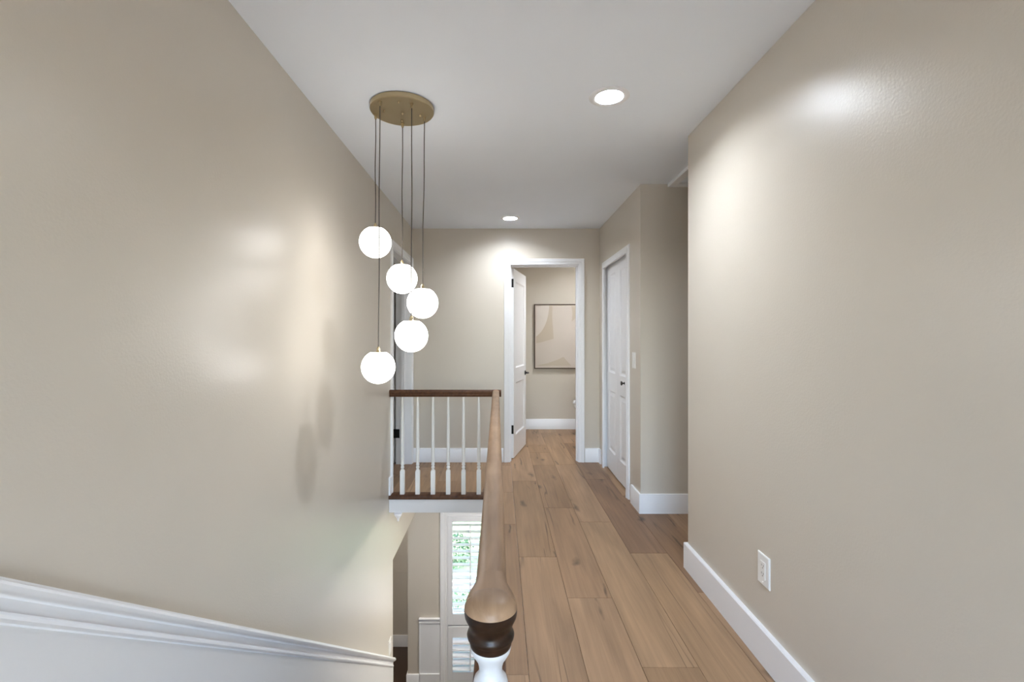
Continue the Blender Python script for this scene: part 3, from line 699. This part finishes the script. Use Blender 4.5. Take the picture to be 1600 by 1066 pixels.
MB().sweep([(-.912, -1.868), (-.676, -1.868)], [(-.062, 0), (-.062, .008), (-.05, .012), (-.045, .008), (-.02, .010), (-.012, .022), (-.003, .024), (0, .018), (0, 0)],
           lambda a, b, d: (a, YW - .010 - d, b)).build('cap_rail', 'trim', wd, smooth=28)
boxes((-.912, -.898, YW - .016, YW - .010, ZL + .155, -1.93)).build('edge_strip', 'trim', wd)

# unseen window added behind the viewer to fill the hallway with sky light
w2 = empty('fill_window', (.1, -2.3, .62), 'added unseen fill window behind the viewer at the hallway start', 'window', kind='structure')
casing([(.90, .62), (.90, 2.22), (-.70, 2.22), (-.70, .62)], lambda a, b, d: (a, -2.3 + d, b), 'casing', w2)
boxes((-.78, .98, -2.42, -2.25, .585, .62)).build('sill', 'trim', w2, bevel=.004)
for b in ((-.70, -.66, .62, 2.22), (.86, .90, .62, 2.22), (-.66, .86, .62, .66), (-.66, .86, 2.18, 2.22), (.08, .12, .66, 2.18), (-.66, .08, 1.40, 1.44), (.12, .86, 1.40, 1.44)):
    boxes((b[0], b[1], -2.40, -2.36, b[2], b[3])).build('sash', 'trim', w2)
for b in ((-.66, .08, .66, 1.40), (.12, .86, .66, 1.40), (-.66, .08, 1.44, 2.18), (.12, .86, 1.44, 2.18)):
    boxes((b[0], b[1], -2.382, -2.378, b[2], b[3])).build('pane', 'glass', w2)

# ---------------------------------------------------------------- outdoors beyond the lower window
struct('ground', boxes((-14, 14, 5.48, 8.0, ZL - .35, ZL - .15), (-14, 14, -40, -2.42, ZL - .35, ZL - .15)), 'mulch', 'pale gravel bed outside the downstairs window', 'ground')  # part behind the viewer is unseen, made neutral so its bounce isn't green
struct('lawn', boxes((-14, 14, 8.0, 40, ZL - .35, ZL - .15)), 'lawn', 'green lawn beyond the downstairs window', 'lawn')
def blocker_hedge():
    rg = random.Random(5); m = MB(); nx, nz = 60, 16; x0, x1, y, z0, h = -13.0, 13.0, 12.0, ZL - .16, 5.2
    def pt(i, k, s):
        t = k / nz
        return (x0 + (x1 - x0) * i / nx, y + s * (.75 * math.sqrt(max(0.0, 1 - t ** 4)) + .05) + rg.uniform(-.16, .16), z0 + h * t + (rg.uniform(-.18, .18) if k else 0))
    for s in (-1, 1):
        vs = [pt(i, k, s) for i in range(nx + 1) for k in range(nz + 1)]; n = nz + 1
        m.add(vs, [(i * n + k, (i + 1) * n + k, (i + 1) * n + k + 1, i * n + k + 1) for i in range(nx) for k in range(nz)])
    return m
tag(blocker_hedge().build('blocker_hedge', 'leaf'), 'tall dark green hedge added unseen to block sky light behind the shrubs', 'blocker_hedge')  # added out of view to cut the sky light entering the front window
def shrub(x, y, rx, rz, n, mat, label, seed):
    rg = random.Random(seed); z0 = ZL - .15
    e = empty('garden_shrub', (x, y, z0), label, 'shrub', 'shrubs outside the downstairs window')
    m = MB()
    for i in range(n):
        a = rg.uniform(0, 6.283); u = rg.uniform(-.9, 1); r = rg.uniform(.6, 1) ** .5; q = math.sqrt(max(0, 1 - u * u))
        c = Vector((x + rx * r * q * math.cos(a), y + rx * r * q * math.sin(a), z0 + rz + rz * r * u))
        d = Vector((rg.gauss(0, 1), rg.gauss(0, 1), rg.gauss(.3, 1))).normalized(); s = d.cross(Vector((rg.gauss(0, 1), rg.gauss(0, 1), rg.gauss(0, 1)))).normalized()
        l = rg.uniform(.03, .06); w = l * .35; t = d.cross(s) * .004
        m.add([c, c + d * l * .5 + s * w + t, c + d * l, c + d * l * .5 - s * w + t], [(0, 1, 2), (0, 2, 3)])
    me = bpy.data.meshes.new('foliage'); me.from_pydata([Vector(p) - Vector((x, y, z0)) for p in m.v], [], m.f); me.materials.append(M[mat])
    o = bpy.data.objects.new('foliage', me); C.objects.link(o); o.parent = e
    tk = MB()
    for k in range(5):
        a = k * 1.26; tk.loops([[(x + .012 * math.cos(b), y + .012 * math.sin(b), z0) for b in (0, 2.1, 4.2)],
                                [(x + rx * .5 * math.cos(a) + .005 * math.cos(b), y + rx * .5 * math.sin(a) + .005 * math.sin(b), z0 + rz * 1.3) for b in (0, 2.1, 4.2)]])
    tk.build('stems', 'bark', e)
for i, (x, y, rx, rz, n, mt, lb) in enumerate([
    (-1.70, 8.6, .38, .30, 1500, 'leaf', 'dark green shrub outside, leftmost behind the shutters'), (-.86, 8.5, .38, .28, 1500, 'leaf', 'dark green shrub outside, second from the left behind the shutters'),
    (-.02, 8.6, .38, .30, 1500, 'leaf', 'dark green shrub outside, second from the right'), (.82, 8.5, .38, .29, 1500, 'leaf', 'dark green shrub outside, rightmost'),
    (-.62, 7.3, .20, .10, 500, 'leaf2', 'low pale green plant outside nearest the window'), (-.20, 7.6, .22, .11, 500, 'leaf2', 'low pale green plant outside, a little farther right')]):
    shrub(x, y, rx, rz, n, mt, lb, 100 + i)
